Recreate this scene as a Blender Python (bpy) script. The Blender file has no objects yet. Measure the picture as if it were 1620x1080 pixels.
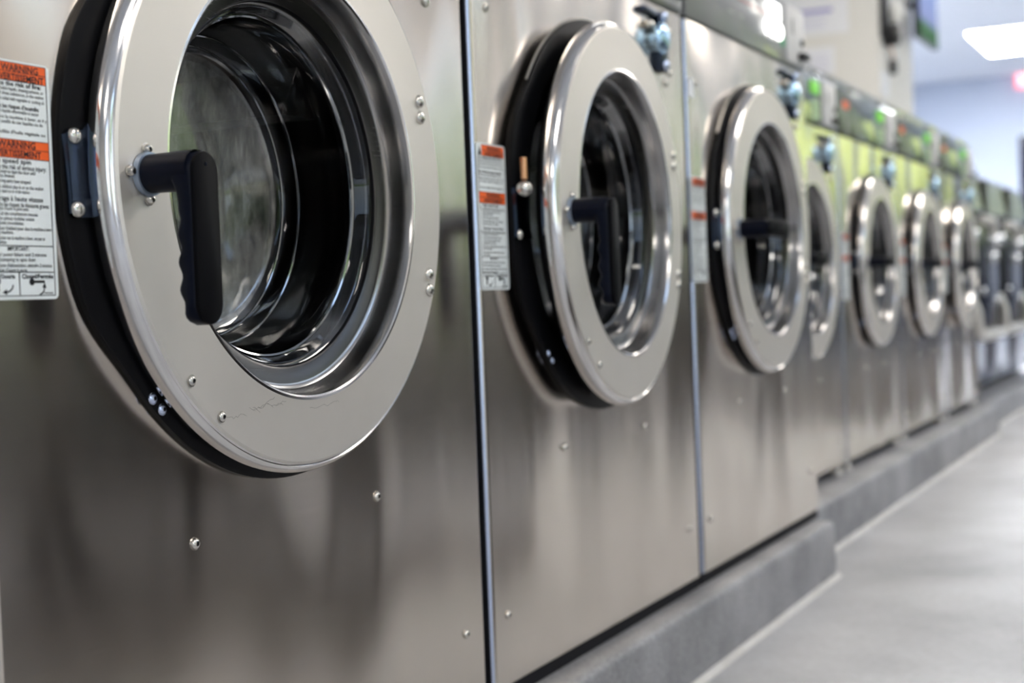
import bpy, bmesh, math, random
from math import sin, cos, pi, radians
from mathutils import Vector, Matrix
random.seed(4)
SC = bpy.context.scene
COL = SC.collection

# ------------------------------------------------------------------ materials
def new_mat(name):
    m = bpy.data.materials.new(name); m.use_nodes = True
    nt = m.node_tree
    return m, nt, nt.nodes['Principled BSDF']

def plain(name, col, rough=.5, metal=0., spec=.5, emit=None, estr=0., coat=0.):
    m, nt, b = new_mat(name)
    b.inputs['Base Color'].default_value = (*col, 1); b.inputs['Roughness'].default_value = rough
    b.inputs['Metallic'].default_value = metal; b.inputs['Specular IOR Level'].default_value = spec
    b.inputs['Coat Weight'].default_value = coat
    if emit:
        b.inputs['Emission Color'].default_value = (*emit, 1); b.inputs['Emission Strength'].default_value = estr
    return m

def N(nt, t, **kw):
    n = nt.nodes.new(t)
    for k, v in kw.items(): setattr(n, k, v)
    return n

def noise(nt, vec, scale, detail=2., rough=.5, mapping=None):
    if mapping:
        mp = N(nt, 'ShaderNodeMapping'); mp.inputs['Scale'].default_value = mapping
        nt.links.new(vec, mp.inputs['Vector']); vec = mp.outputs['Vector']
    n = N(nt, 'ShaderNodeTexNoise'); n.inputs['Scale'].default_value = scale
    n.inputs['Detail'].default_value = detail; n.inputs['Roughness'].default_value = rough
    nt.links.new(vec, n.inputs['Vector']); return n.outputs['Fac']

def ramp(nt, fac, stops):
    r = N(nt, 'ShaderNodeValToRGB'); e = r.color_ramp.elements
    e[0].position, e[0].color = stops[0][0], (*stops[0][1], 1)
    e[1].position, e[1].color = stops[-1][0], (*stops[-1][1], 1)
    for p, c in stops[1:-1]:
        x = e.new(p); x.color = (*c, 1)
    nt.links.new(fac, r.inputs['Fac']); return r.outputs['Color']

def rng(nt, fac, a, b):
    r = N(nt, 'ShaderNodeMapRange'); r.inputs['To Min'].default_value = a; r.inputs['To Max'].default_value = b
    nt.links.new(fac, r.inputs['Value']); return r.outputs['Result']

def steel(name, col, rough, aniso=.7, wave=.0025, wscale=3.2, grain=.03, tangent=(0, 0, 1), arot=0.):
    """brushed stainless sheet: grain along x, slightly wavy like thin pressed sheet"""
    m, nt, b = new_mat(name); L = nt.links
    pos = N(nt, 'ShaderNodeNewGeometry').outputs['Position']
    b.inputs['Metallic'].default_value = 1
    g = noise(nt, pos, 1., 3., .6, (14, 14, 900))
    dirt = noise(nt, pos, 7., 4., .6)
    c = ramp(nt, dirt, [(.3, tuple(v * .93 for v in col)), (.7, col)])
    L.new(c, b.inputs['Base Color'])
    mx = N(nt, 'ShaderNodeMath', operation='ADD'); L.new(rng(nt, g, rough - grain, rough + grain), mx.inputs[0]); L.new(rng(nt, dirt, -.03, .03), mx.inputs[1])
    L.new(mx.outputs[0], b.inputs['Roughness'])
    b.inputs['Anisotropic'].default_value = aniso; b.inputs['Anisotropic Rotation'].default_value = arot
    t = N(nt, 'ShaderNodeCombineXYZ')
    for i in range(3): t.inputs[i].default_value = tangent[i]
    L.new(t.outputs[0], b.inputs['Tangent'])
    w = noise(nt, pos, wscale, .6, .5, (1.25, 1., .45))
    bp = N(nt, 'ShaderNodeBump'); bp.inputs['Strength'].default_value = 1; bp.inputs['Distance'].default_value = wave
    L.new(w, bp.inputs['Height'])
    b2 = N(nt, 'ShaderNodeBump'); b2.inputs['Strength'].default_value = .045; b2.inputs['Distance'].default_value = .0001
    L.new(g, b2.inputs['Height']); L.new(bp.outputs[0], b2.inputs['Normal'])
    L.new(b2.outputs[0], b.inputs['Normal'])
    return m

M = {}
M['panel'] = steel('brushed_panel', (.70, .635, .57), .17, .86, .021, 3.6)
M['face'] = steel('brushed_door_face', (.71, .665, .615), .46, .40, .0016, 4.0)
M['face'].node_tree.nodes['Principled BSDF'].inputs['Metallic'].default_value = .72
M['rim'] = steel('polished_rim', (.80, .78, .77), .13, .0, .0002, 4., .02)
M['lip'] = steel('surround_lip_steel', (.52, .49, .44), .36, .0, .0002, 4.)
M['panel_reflect_blue'] = steel('panel_blue_reflection', (.13, .15, .22), .22, .8, .010, 3.4)  # blue-lavender floor reflection put into the steel colour
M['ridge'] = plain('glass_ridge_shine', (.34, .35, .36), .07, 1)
M['chrome'] = plain('chrome', (.82, .83, .86), .08, 1)
M['bezel'] = steel('bezel_steel', (.40, .39, .385), .19, .0, .0002, 4., .03)
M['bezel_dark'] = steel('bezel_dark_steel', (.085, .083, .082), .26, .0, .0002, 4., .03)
M['lock'] = plain('lock_blue_reflection', (.50, .72, .92), .14, 1)  # bluish reflection on the puck painted as its metal colour
M['dkchrome'] = plain('dark_zinc_plate', (.05, .065, .10), .24, 1)
M['bolt'] = plain('bolt_steel', (.66, .63, .58), .2, 1)
M['socket'] = plain('bolt_socket', (.015, .015, .015), .6)
M['zinc'] = plain('zinc_screw', (.62, .70, .9), .25, 1)
M['copper'] = plain('copper_spring', (.72, .38, .2), .3, 1)
M['handle'] = plain('handle_plastic_sky_tint', (.0025, .004, .011), .34, 0, .12)  # blue side reflection mixed into the base colour
M['handle_cap'] = plain('handle_cap_plastic', (.003, .003, .004), .55, 0, .05)
M['collar'] = plain('handle_collar', (.30, .36, .46), .3, .6)
M['rubber'] = plain('black_rubber', (.003, .003, .004), .45, 0, .12)
M['gapdark'] = plain('gap_shade', (.006, .006, .008), .7, 0, .2)  # near-black colour carries the shade of the machine gaps
M['edge'] = plain('panel_edge_sky_tint', (.55, .6, .75), .25, 1)  # fold colour holds the blue-white reflection of the sky
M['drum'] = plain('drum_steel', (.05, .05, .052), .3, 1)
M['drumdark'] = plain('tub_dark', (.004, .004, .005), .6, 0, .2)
M['ctl'] = plain('control_face_grey', (.20, .20, .205), .3, 0, .5, coat=.3)
M['ctl2'] = plain('control_face_green_grey', (.115, .135, .095), .16, .3, .6, coat=.5)
M['plate'] = plain('coin_plate', (.70, .69, .70), .55, .1)
M['white'] = plain('label_white', (.80, .84, .845), .5)
M['orange'] = plain('label_orange', (.90, .125, .012), .45)
M['ink'] = plain('label_ink', (.012, .012, .016), .6)
M['ctlink'] = plain('control_print', (.62, .62, .62), .5)
M['redline'] = plain('control_red_line', (.45, .2, .2), .5)
M['lit'] = plain('lit_display', (1, 1, 1), .4, emit=(1, .99, .95), estr=3.2)
M['green'] = plain('green_lamp', (.02, .2, .09), .4, emit=(.03, .30, .13), estr=.5)
M['green_reflect'] = plain('green_reflection_glow', (.1, .5, .05), .4, emit=(.30, .70, .10), estr=.40)  # glow imitating a green reflection on the small control panels
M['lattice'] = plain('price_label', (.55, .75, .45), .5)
M['black'] = plain('black_plastic', (.008, .008, .01), .35)
M['foot'] = plain('foot_white', (.80, .77, .71), .45)
M['tankblk'] = plain('dark_door', (.005, .006, .010), .2, 0, .2)
M['railm'] = plain('pale_rail', (.74, .72, .68), .3, .3)
M['tiltp'] = plain('tilted_panel', (.42, .44, .41), .28, .8)

def glass(name, tint, film, ior=1.42):
    m = bpy.data.materials.new(name); m.use_nodes = True; nt = m.node_tree; nt.nodes.clear(); L = nt.links
    out = N(nt, 'ShaderNodeOutputMaterial'); tr = N(nt, 'ShaderNodeBsdfTransparent'); tr.inputs[0].default_value = (*tint, 1)
    gl = N(nt, 'ShaderNodeBsdfGlossy'); gl.inputs['Roughness'].default_value = .04
    fr = N(nt, 'ShaderNodeFresnel'); fr.inputs['IOR'].default_value = ior
    mn = N(nt, 'ShaderNodeMath', operation='MINIMUM'); L.new(fr.outputs[0], mn.inputs[0]); mn.inputs[1].default_value = .26
    mx = N(nt, 'ShaderNodeMixShader'); L.new(mn.outputs[0], mx.inputs[0]); L.new(tr.outputs[0], mx.inputs[1]); L.new(gl.outputs[0], mx.inputs[2])
    last = mx.outputs[0]
    if film:  # patchy metallic film mixed in, adding a hazy room reflection to the glass
        pos = N(nt, 'ShaderNodeNewGeometry').outputs['Position']
        d = N(nt, 'ShaderNodeBsdfPrincipled'); d.inputs['Base Color'].default_value = (.60, .60, .585, 1); d.inputs['Roughness'].default_value = .20; d.inputs['Metallic'].default_value = .9
        n1 = noise(nt, pos, 60, 8., .75, (1, 1, .35)); n2 = noise(nt, pos, 9, 4., .6)
        mu = N(nt, 'ShaderNodeMath', operation='MULTIPLY'); L.new(n1, mu.inputs[0]); L.new(n2, mu.inputs[1])
        bp = N(nt, 'ShaderNodeBump'); bp.inputs['Strength'].default_value = .6; bp.inputs['Distance'].default_value = .0016
        L.new(n1, bp.inputs['Height']); L.new(bp.outputs[0], d.inputs['Normal'])
        m2 = N(nt, 'ShaderNodeMixShader'); L.new(rng(nt, mu.outputs[0], film * -.5, film * 3.4), m2.inputs[0]); L.new(last, m2.inputs[1]); L.new(d.outputs[0], m2.inputs[2])
        last = m2.outputs[0]
    L.new(last, out.inputs[0]); return m
M['glass'] = glass('door_glass', (.62, .63, .66), 0)
M['glassfilm'] = glass('door_glass_streaky', (.55, .57, .57), .75)
M['pane'] = glass('window_pane', (.97, .98, .98), 0, 1.15)

def concrete(name, c0, c1, rough, scale, bump=.0, speck=0.):
    m, nt, b = new_mat(name); L = nt.links
    pos = N(nt, 'ShaderNodeNewGeometry').outputs['Position']
    n = noise(nt, pos, scale, 6., .6); c = ramp(nt, n, [(.28, c0), (.72, c1)])
    if speck:
        n2 = noise(nt, pos, scale * 28, 3., .6); c2 = ramp(nt, n2, [(.38, (1 - speck,) * 3), (.6, (1, 1, 1))])
        mu = N(nt, 'ShaderNodeMix', data_type='RGBA', blend_type='MULTIPLY'); mu.inputs[0].default_value = 1
        L.new(c, mu.inputs[6]); L.new(c2, mu.inputs[7]); c = mu.outputs[2]
    L.new(c, b.inputs['Base Color'])
    L.new(rng(nt, n, rough + .08, rough - .08), b.inputs['Roughness'])
    if bump:
        bp = N(nt, 'ShaderNodeBump'); bp.inputs['Strength'].default_value = 1; bp.inputs['Distance'].default_value = bump
        L.new(noise(nt, pos, scale * 9, 6., .65), bp.inputs['Height']); L.new(bp.outputs[0], b.inputs['Normal'])
    return m
M['floor'] = concrete('polished_concrete', (.31, .315, .325), (.555, .56, .575), .52, 2.2, .0006, .08)
M['kerb'] = concrete('kerb_concrete', (.19, .19, .198), (.44, .44, .455), .38, 6., .0022, .34)
M['bead'] = concrete('bead_caulk', (.5, .48, .45), (.66, .64, .61), .5, 9.)
M['wall'] = concrete('wall_cream', (.78, .765, .735), (.82, .805, .78), .7, .8)
M['wallblue'] = concrete('wall_blue_grey', (.50, .55, .66), (.54, .585, .69), .7, .6)
M['ceil'] = concrete('ceiling_white', (.78, .80, .84), (.82, .84, .88), .8, .6)
M['light'] = plain('troffer_diffuser', (1, 1, 1), .5, emit=(1., .94, .86), estr=15.)
M['light_far'] = plain('cool_troffer_diffuser', (1, 1, 1), .5, emit=(.93, .96, 1.), estr=48.)
M['scratch'] = plain('scratch_mark', (.16, .14, .12), .5, .6)
M['frame'] = plain('window_frame', (.05, .05, .055), .4, .5)
M['paper'] = plain('paper', (.86, .87, .92), .6)
M['purple'] = plain('purple_print', (.33, .31, .62), .6)
M['lilac'] = plain('lilac_print', (.72, .72, .86), .6)
M['tvscreen'] = None
M['exit'] = plain('exit_face', (.85, .3, .35), .4, emit=(1., .22, .30), estr=.9)
M['exitw'] = plain('exit_letters', (1, .8, .8), .4, emit=(1., .75, .75), estr=1.6)
M['wallwhite'] = plain('camera_white', (.85, .85, .83), .35)
M['wood'] = plain('table_wood', (.20, .12, .07), .45)
M['darkdoor'] = plain('dark_glass_door', (.012, .014, .03), .12, 0, .6)

# ------------------------------------------------------------------ mesh helpers
def mesh_obj(name, bm, mats, parent=None, smooth=True, ang=35, loc=None, rot=None):
    me = bpy.data.meshes.new(name); bm.normal_update(); bm.to_mesh(me); bm.free()
    for m in (mats if isinstance(mats, (list, tuple)) else [mats]): me.materials.append(m)
    if smooth:
        for p in me.polygons: p.use_smooth = True
        me.set_sharp_from_angle(angle=radians(ang))
    o = bpy.data.objects.new(name, me); COL.objects.link(o)
    if parent: o.parent = parent
    if loc: o.location = loc
    if rot: o.rotation_euler = rot
    return o

def lathe(bm, prof, n=96, mats=None, cx=0., cz=0., fn=None, closed=False):
    """revolve (R, y) profile about the y axis through (cx, cz); faces turned towards -y"""
    rings = []
    for (R, y) in prof:
        ring = []
        for i in range(n):
            a = 2 * pi * i / n; r = R + (fn(a) if fn else 0)
            ring.append(bm.verts.new((cx + r * cos(a), y, cz + r * sin(a))))
        rings.append(ring)
    k = len(rings)
    for j in range(k if closed else k - 1):
        A, B = rings[j], rings[(j + 1) % k]
        for i in range(n):
            f = bm.faces.new((A[i], A[(i + 1) % n], B[(i + 1) % n], B[i]))
            if mats: f.material_index = mats[j]
    return rings

def cap(bm, ring, mi=0, flip=False):
    f = bm.faces.new(ring if not flip else ring[::-1]); f.material_index = mi; return f

def box(bm, x0, x1, y0, y1, z0, z1, bev=0., mi=0, seg=2):
    r = bmesh.ops.create_cube(bm, size=1)
    for v in r['verts']:
        v.co = Vector((x0 + (v.co.x + .5) * (x1 - x0), y0 + (v.co.y + .5) * (y1 - y0), z0 + (v.co.z + .5) * (z1 - z0)))
    vs = r['verts']; fs = list({f for v in vs for f in v.link_faces})
    for f in fs: f.material_index = mi
    if bev:
        es = list({e for v in vs for e in v.link_edges})
        g = bmesh.ops.bevel(bm, geom=es, offset=bev, segments=seg, affect='EDGES', profile=.5)
        for f in g['faces']: f.material_index = mi
    return vs

def tube(bm, pts, r, n=12, mi=0, caps=True):
    rings = []; pts = [Vector(p) for p in pts]
    ref = Vector((.13, .31, .94))
    for i, p in enumerate(pts):
        d = (pts[min(i + 1, len(pts) - 1)] - pts[max(i - 1, 0)]).normalized()
        u = d.cross(ref)
        if u.length < .05: u = d.cross(Vector((1, 0, 0)))
        u.normalize(); v = d.cross(u)
        rr = r[i] if isinstance(r, (list, tuple)) else r
        rings.append([bm.verts.new(p + u * rr * cos(2 * pi * k / n) + v * rr * sin(2 * pi * k / n)) for k in range(n)])
    for a, b in zip(rings, rings[1:]):
        for k in range(n):
            bm.faces.new((a[k], a[(k + 1) % n], b[(k + 1) % n], b[k])).material_index = mi
    if caps:
        bm.faces.new(rings[0][::-1]).material_index = mi; bm.faces.new(rings[-1]).material_index = mi

def fix(bm): bmesh.ops.recalc_face_normals(bm, faces=bm.faces[:])

def text_bm(bm, lines, mi=0):
    """lines: (string, x0, x1 or None, z, height, bold) printed on a plane facing -y at y given"""
    for s, x0, x1, z, h, y, bold in lines:
        cu = bpy.data.curves.new('t', 'FONT'); cu.body = s; cu.size = 1.; cu.resolution_u = 2
        cu.offset = .024 if bold else .012
        o = bpy.data.objects.new('t', cu); COL.objects.link(o)
        dg = bpy.context.evaluated_depsgraph_get(); me = bpy.data.meshes.new_from_object(o.evaluated_get(dg))
        bpy.data.objects.remove(o); bpy.data.curves.remove(cu)
        if not me.vertices: continue
        xs = [v.co.x for v in me.vertices]; a, b = min(xs), max(xs)
        sc = h / .72
        sx = (x1 - x0) / (b - a) if x1 is not None else sc
        vs = [bm.verts.new((x0 + (v.co.x - a) * sx, y, z + v.co.y * sc - h * .5)) for v in me.vertices]
        for p in me.polygons:
            try: bm.faces.new([vs[i] for i in p.vertices]).material_index = mi
            except ValueError: pass
        bpy.data.meshes.remove(me)

def empty(name, label, cat, loc, group=None):
    o = bpy.data.objects.new(name, None); COL.objects.link(o); o.location = loc; o.empty_display_size = .1
    tag(o, label, cat, group); return o

def tag(o, label=None, cat=None, group=None, kind=None):
    if label: o['label'] = label
    if cat: o['category'] = cat
    if group: o['group'] = group
    if kind: o['kind'] = kind
    return o

def copy_tree(o, parent=None):
    c = o.copy(); COL.objects.link(c); c.parent = parent
    for ch in list(o.children): copy_tree(ch, c)
    return c

def kids(o, base): return [c for c in o.children if c.name.split('.')[0] == base]

# ------------------------------------------------------------------ the washer
ZP = .113                                   # top of the concrete kerb

def screw_bm(p, r=.0036, h=.0022, hexr=.0017):
    bm = bmesh.new(); x, y, z = p
    lathe(bm, [(r * 1.18, 0), (r * 1.18, -.0006), (r, -.0007), (r * .92, -h * .6), (r * .62, -h), (hexr, -h * 1.05), (hexr, -h * .4)], 16, [0, 0, 0, 0, 0, 1], 0, 0)
    rr = [v for v in bm.verts if abs(v.co.y + h * .4) < 1e-6 and Vector((v.co.x, v.co.z)).length < hexr * 1.01]
    f = bm.faces.new(rr); f.material_index = 1
    fix(bm)
    for v in bm.verts: v.co += Vector((x, y, z))
    return bm

def dome_bm(p, r, h):
    bm = bmesh.new()
    pr = [(r, 0)] + [(r * cos(t), -h * sin(t)) for t in [k * pi / 2 / 5 for k in range(1, 5)]]
    R = lathe(bm, pr, 18); cap(bm, R[-1]); fix(bm)
    for v in bm.verts: v.co += Vector(p)
    return bm

def front_panel(bm, x0, x1, z0, z1, cx, cz, R, y, rad=.008):
    """flat sheet with a round hole; the side edges are folded back with radius RAD"""
    n = 96; xa, xb = x0 + .0065, x1 - .004
    inner, outer = [], []
    angs = sorted([2 * pi * i / n for i in range(n)] + [math.atan2(zz - cz, xx - cx) % (2 * pi) for xx in (xa, xb) for zz in (z0, z1)])
    for a in angs:
        c, s = cos(a), sin(a)
        inner.append(bm.verts.new((cx + R * c, y, cz + R * s)))
        t = min([(xb - cx) / c if c > 1e-9 else 1e9, (xa - cx) / c if c < -1e-9 else 1e9, (z1 - cz) / s if s > 1e-9 else 1e9, (z0 - cz) / s if s < -1e-9 else 1e9])
        outer.append(bm.verts.new((cx + t * c, y, cz + t * s)))
    k = len(angs)
    for i in range(k): bm.faces.new((inner[i], inner[(i + 1) % k], outer[(i + 1) % k], outer[i]))
    # lip round the hole
    back = [bm.verts.new((v.co.x, y + .03, v.co.z)) for v in inner]
    for i in range(k): bm.faces.new((inner[i], back[i], back[(i + 1) % k], inner[(i + 1) % k]))
    for xe, sgn in ((x0, 1), (x1, -1)):     # folded edges
        rad = .0065 if sgn > 0 else .004
        seq = [(xe + sgn * rad * (1 - sin(t)), y + rad * (1 - cos(t))) for t in [j * pi / 2 / 5 for j in range(6)]] + [(xe, y + .03)]
        vs = [(bm.verts.new((X, Y, z0)), bm.verts.new((X, Y, z1))) for X, Y in seq]
        for j, (a, b) in enumerate(zip(vs, vs[1:])):
            bm.faces.new((a[0], a[1], b[1], b[0])).material_index = (1 if sgn > 0 else 2) if 2 <= j < 5 else (2 if j >= 5 else 0)
    bm.verts.ensure_lookup_table()

def handle_bm(s):
    """lever handle: round stem out of the door face, finger-grip bar hanging from its end"""
    bm = bmesh.new()
    # stem (along -y from y=0)
    R = lathe(bm, [(.0165, 0), (.0165, -.002), (.0162, -.0045), (.0146, -.0046), (.0146, -.012), (.0150, -.034), (.0150, -.046)], 28, [2, 2, 2, 0, 0, 0])
    # grip: rounded bars stacked down z
    yf = -.0525; zt = .0135; zb = -.1135
    lev = 44; rings = []
    for j in range(lev + 1):
        t = j / lev; z = zt + (zb - zt) * t
        w = .0146
        e = .0146
        if z > zt - e: w = math.sqrt(max(1e-7, e * e - (z - (zt - e)) ** 2))
        e2 = .016
        if z < zb + e2: w = .0146 * math.sqrt(max(1e-5, 1 - ((zb + e2 - z) / e2) ** 2)) + .0006
        depth = .0172
        dz = zt - .0146 - z                          # distance below the stem axis
        if dz < .024: depth = .0172 + .010 * max(0, 1 - max(dz, -.02) / .024) ** 2
        bump = .0019 * sin((z + .052) / .0205 * 2 * pi) if dz > .03 else 0
        taper = .004 * max(0, (t - .72) / .28) ** 2 * 1.2
        yb = yf + depth + bump - taper
        ring = []
        for k in range(20):
            a = 2 * pi * k / 20; ca, sa = cos(a), sin(a)
            px = (abs(ca) ** .55) * (1 if ca > 0 else -1); py = (abs(sa) ** .55) * (1 if sa > 0 else -1)
            ring.append(bm.verts.new((w * px, (yf + yb) / 2 + (yb - yf) / 2 * py, z)))
        rings.append(ring)
    for a, b in zip(rings, rings[1:]):
        for k in range(20): bm.faces.new((a[k], a[(k + 1) % 20], b[(k + 1) % 20], b[k]))
    cap(bm, rings[0]); cap(bm, rings[-1])
    # flat cap on the front of the grip
    pts = []
    for k in range(14): a = pi * k / 13; pts.append((.0140 * cos(a), zt - .0146 + .0140 * sin(a)))
    for k in range(14): a = pi + pi * k / 13; pts.append((.0140 * cos(a), zb + .0155 + .0152 * sin(a)))
    A = [bm.verts.new((x, yf + .002, z)) for x, z in pts]; B = [bm.verts.new((x, yf - .0010, z)) for x, z in pts]
    Cc = [bm.verts.new((x * .95, yf - .0017, (z + .05) * .985 - .05)) for x, z in pts]
    n = len(pts)
    for P_, Q_ in ((A, B), (B, Cc)):
        for i in range(n): bm.faces.new((P_[i], P_[(i + 1) % n], Q_[(i + 1) % n], Q_[i])).material_index = 1
    bm.faces.new(Cc).material_index = 1
    # small moulding pin near the top of the cap
    R = lathe(bm, [(.0016, yf - .0016), (.0013, yf - .0024), (.0005, yf - .0025)], 10, None, 0, zt - .0098); cap(bm, R[-1])
    fix(bm)
    for v in bm.verts: v.co *= s
    return bm

LABEL_ROWS = [  # text, x start, x end (fractions of width), row (fraction of height from the top), cap height, bold
 ('WARNING', 0.36, 0.85, .031, .0050, 1), ('AVERTISSEMENT', 0.28, 0.92, .069, .0048, 1),
 ('To reduce the risk of fire:', 0.06, 0.88, .098, .0032, 1),
 ('Never place flammable liquids, cleaning solvents, or', 0.06, 0.91, .120, .0024, 0),
 ('items soiled with these substances, in the washer.', 0.06, 0.92, .140, .0024, 0),
 ('Do not wash items soiled with vegetable or cooking oil.', 0.06, 0.92, .162, .0024, 0),
 ('Pour réduire les risques d’incendie:', 0.06, 0.84, .193, .0030, 1),
 ('Ne placer aucun liquide inflammable ni aucun', 0.06, 0.83, .214, .0024, 0),
 ('linge sale dans la machine à laver, et il y', 0.06, 0.94, .238, .0024, 0),
 ('a un risque si souillé de ces liquides ou de', 0.06, 0.88, .258, .0024, 0),
 ('articles souillés d’huile végétale ou', 0.06, 0.91, .300, .0024, 0),
 ('WARNING', 0.28, 0.77, .350, .0050, 1), ('AVERTISSEMENT', 0.20, 0.84, .388, .0046, 1),
 ('High speed spin', 0.14, 0.70, .420, .0036, 0), ('To reduce the risk of serious injury:', 0.06, 0.90, .446, .0034, 0),
 ('Do not attempt to open the door until', 0.12, 0.75, .466, .0025, 0), ('machine has drained.', 0.12, 0.48, .484, .0025, 0),
 ('and all moving parts have stopped.', 0.12, 0.69, .505, .0025, 0), ('Do not let children play in or on the washer.', 0.12, 0.86, .529, .0025, 0),
 ('Never sit or stand on or in the washer.', 0.12, 0.67, .548, .0025, 0),
 ('Essorage à haute vitesse', 0.14, 0.84, .577, .0036, 0), ('Pour réduire les risques de blessures graves:', 0.06, 0.92, .603, .0032, 0),
 ('Ne pas tenter d’ouvrir la porte avant', 0.12, 0.64, .620, .0025, 0), ('que l’eau ait été complètement évacuée', 0.12, 0.76, .641, .0025, 0),
 ('et que les pièces mobiles soient', 0.12, 0.71, .661, .0025, 0), ('complètement immobilisées.', 0.12, 0.57, .680, .0025, 0),
 ('Ne pas laisser d’enfants jouer dans la machine à laver', 0.10, 0.94, .702, .0026, 0), ('ou sur la machine.', 0.10, 0.43, .719, .0026, 0),
 ('Ne pas monter sur la machine à laver, ne pas se', 0.10, 0.84, .742, .0026, 0), ('tenir à l’intérieur.', 0.10, 0.34, .760, .0026, 0),
 ('IMPORTANT:', 0.34, 0.62, .787, .0030, 0), ('In case of power failure wait 2 minutes', 0.08, 0.85, .811, .0026, 0),
 ('before attempting to open door.', 0.08, 0.71, .832, .0026, 0), ('En cas de panne d’alimentation, attendre 2 minutes', 0.04, 0.92, .856, .0026, 0),
 ('avant de tenter d’ouvrir la porte.', 0.04, 0.59, .876, .0026, 0),
 ('Open/Ouverte', 0.10, 0.42, .902, .0032, 1), ('Closed/Fermée', 0.51, 0.93, .902, .0032, 1), ('F0876587', .80, .92, .974, .0014, 0)]

def warning_label(root, x0, z0, w=.0725, h=.166, y=-.0008):
    y1 = y - .0004
    bm = bmesh.new(); r = .004; pts = []
    for cx, cz, a0 in ((x0 + w - r, z0 + h - r, 0), (x0 + r, z0 + h - r, 90), (x0 + r, z0 + r, 180), (x0 + w - r, z0 + r, 270)):
        for k in range(6): a = radians(a0 + 18 * k); pts.append((cx + r * cos(a), cz + r * sin(a)))
    A = [bm.verts.new((x, 0.0002, z)) for x, z in pts]; B = [bm.verts.new((x, y, z)) for x, z in pts]; n = len(pts)
    for i in range(n): bm.faces.new((A[i], A[(i + 1) % n], B[(i + 1) % n], B[i]))
    bm.faces.new(B); fix(bm)
    lab = mesh_obj('warning_label', bm, M['white'], root, smooth=False); lab['label'] = 'white sticker with orange warning headings'
    fx = lambda f: x0 + w * f
    fz = lambda f: z0 + h * (1 - f)
    for a, b in ((.010, .086), (.331, .408)):
        bm = bmesh.new(); box(bm, fx(.18 if a < .1 else .035), fx(.955), y - .0002, y + .0001, fz(b), fz(a)); mesh_obj('orange_heading', bm, M['orange'], lab, smooth=False)
    bm = bmesh.new()
    text_bm(bm, [(s, fx(a), fx(b), fz(r_), hh, y1, bold) for s, a, b, r_, hh, bold in LABEL_ROWS])
    def bar(a, b, c, d): box(bm, fx(a), fx(b), y - .00045, y - .0001, fz(d), fz(c))
    for r_ in (.010, .048, .086, .331, .369, .408): bar(.18 if r_ < .1 else .035, .955, r_ - .0012, r_ + .0012)
    for r_ in (.775, .885, .984): bar(.035, .955, r_ - .0016, r_ + .0016)
    bar(.035, .041, .086, .984); bar(.949, .955, .010, .984); bar(.474, .482, .885, .984)
    # the warning triangle, the lever pictures and their arrows
    T = [bm.verts.new((fx(a), y1, fz(b))) for a, b in ((.05, .082), (.165, .082), (.107, .022))]; bm.faces.new(T)
    def disc(a, b, r_): bm.faces.new([bm.verts.new((fx(a) + r_ * cos(t * pi / 8), y1, fz(b) + r_ * sin(t * pi / 8))) for t in range(16)])
    disc(.64, .926, .0025); box(bm, fx(.64), fx(.81), y - .00045, y - .0001, fz(.931), fz(.920))
    disc(.20, .915 + .008, .0025); box(bm, fx(.185), fx(.215), y - .00045, y - .0001, fz(.965), fz(.923))
    def arc(cx, cz, rx, rz, a0, a1, tipdir):
        P_ = [(fx(cx) + rx * cos(radians(a0 + (a1 - a0) * k / 8)), fz(cz) + rz * sin(radians(a0 + (a1 - a0) * k / 8))) for k in range(9)]
        for (xa, za), (xb, zb) in zip(P_, P_[1:]):
            d = Vector((xb - xa, zb - za)).normalized() * .00055
            bm.faces.new([bm.verts.new((xx, y1, zz)) for xx, zz in ((xa - d.y, za + d.x), (xb - d.y, zb + d.x), (xb + d.y, zb - d.x), (xa + d.y, za - d.x))])
        xe, ze = P_[-1]; d = Vector(tipdir).normalized()
        bm.faces.new([bm.verts.new((xx, y1, zz)) for xx, zz in ((xe + d.x * .004, ze + d.y * .004), (xe - d.y * .002, ze + d.x * .002), (xe + d.y * .002, ze - d.x * .002))])
    arc(.72, .952, .0060, .0048, -80, 0, (.1, 1)); arc(.30, .938, .0065, .0050, 0, -85, (-1, -.05))
    mesh_obj('lettering', bm, M['ink'], lab, smooth=False)
    return lab

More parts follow.
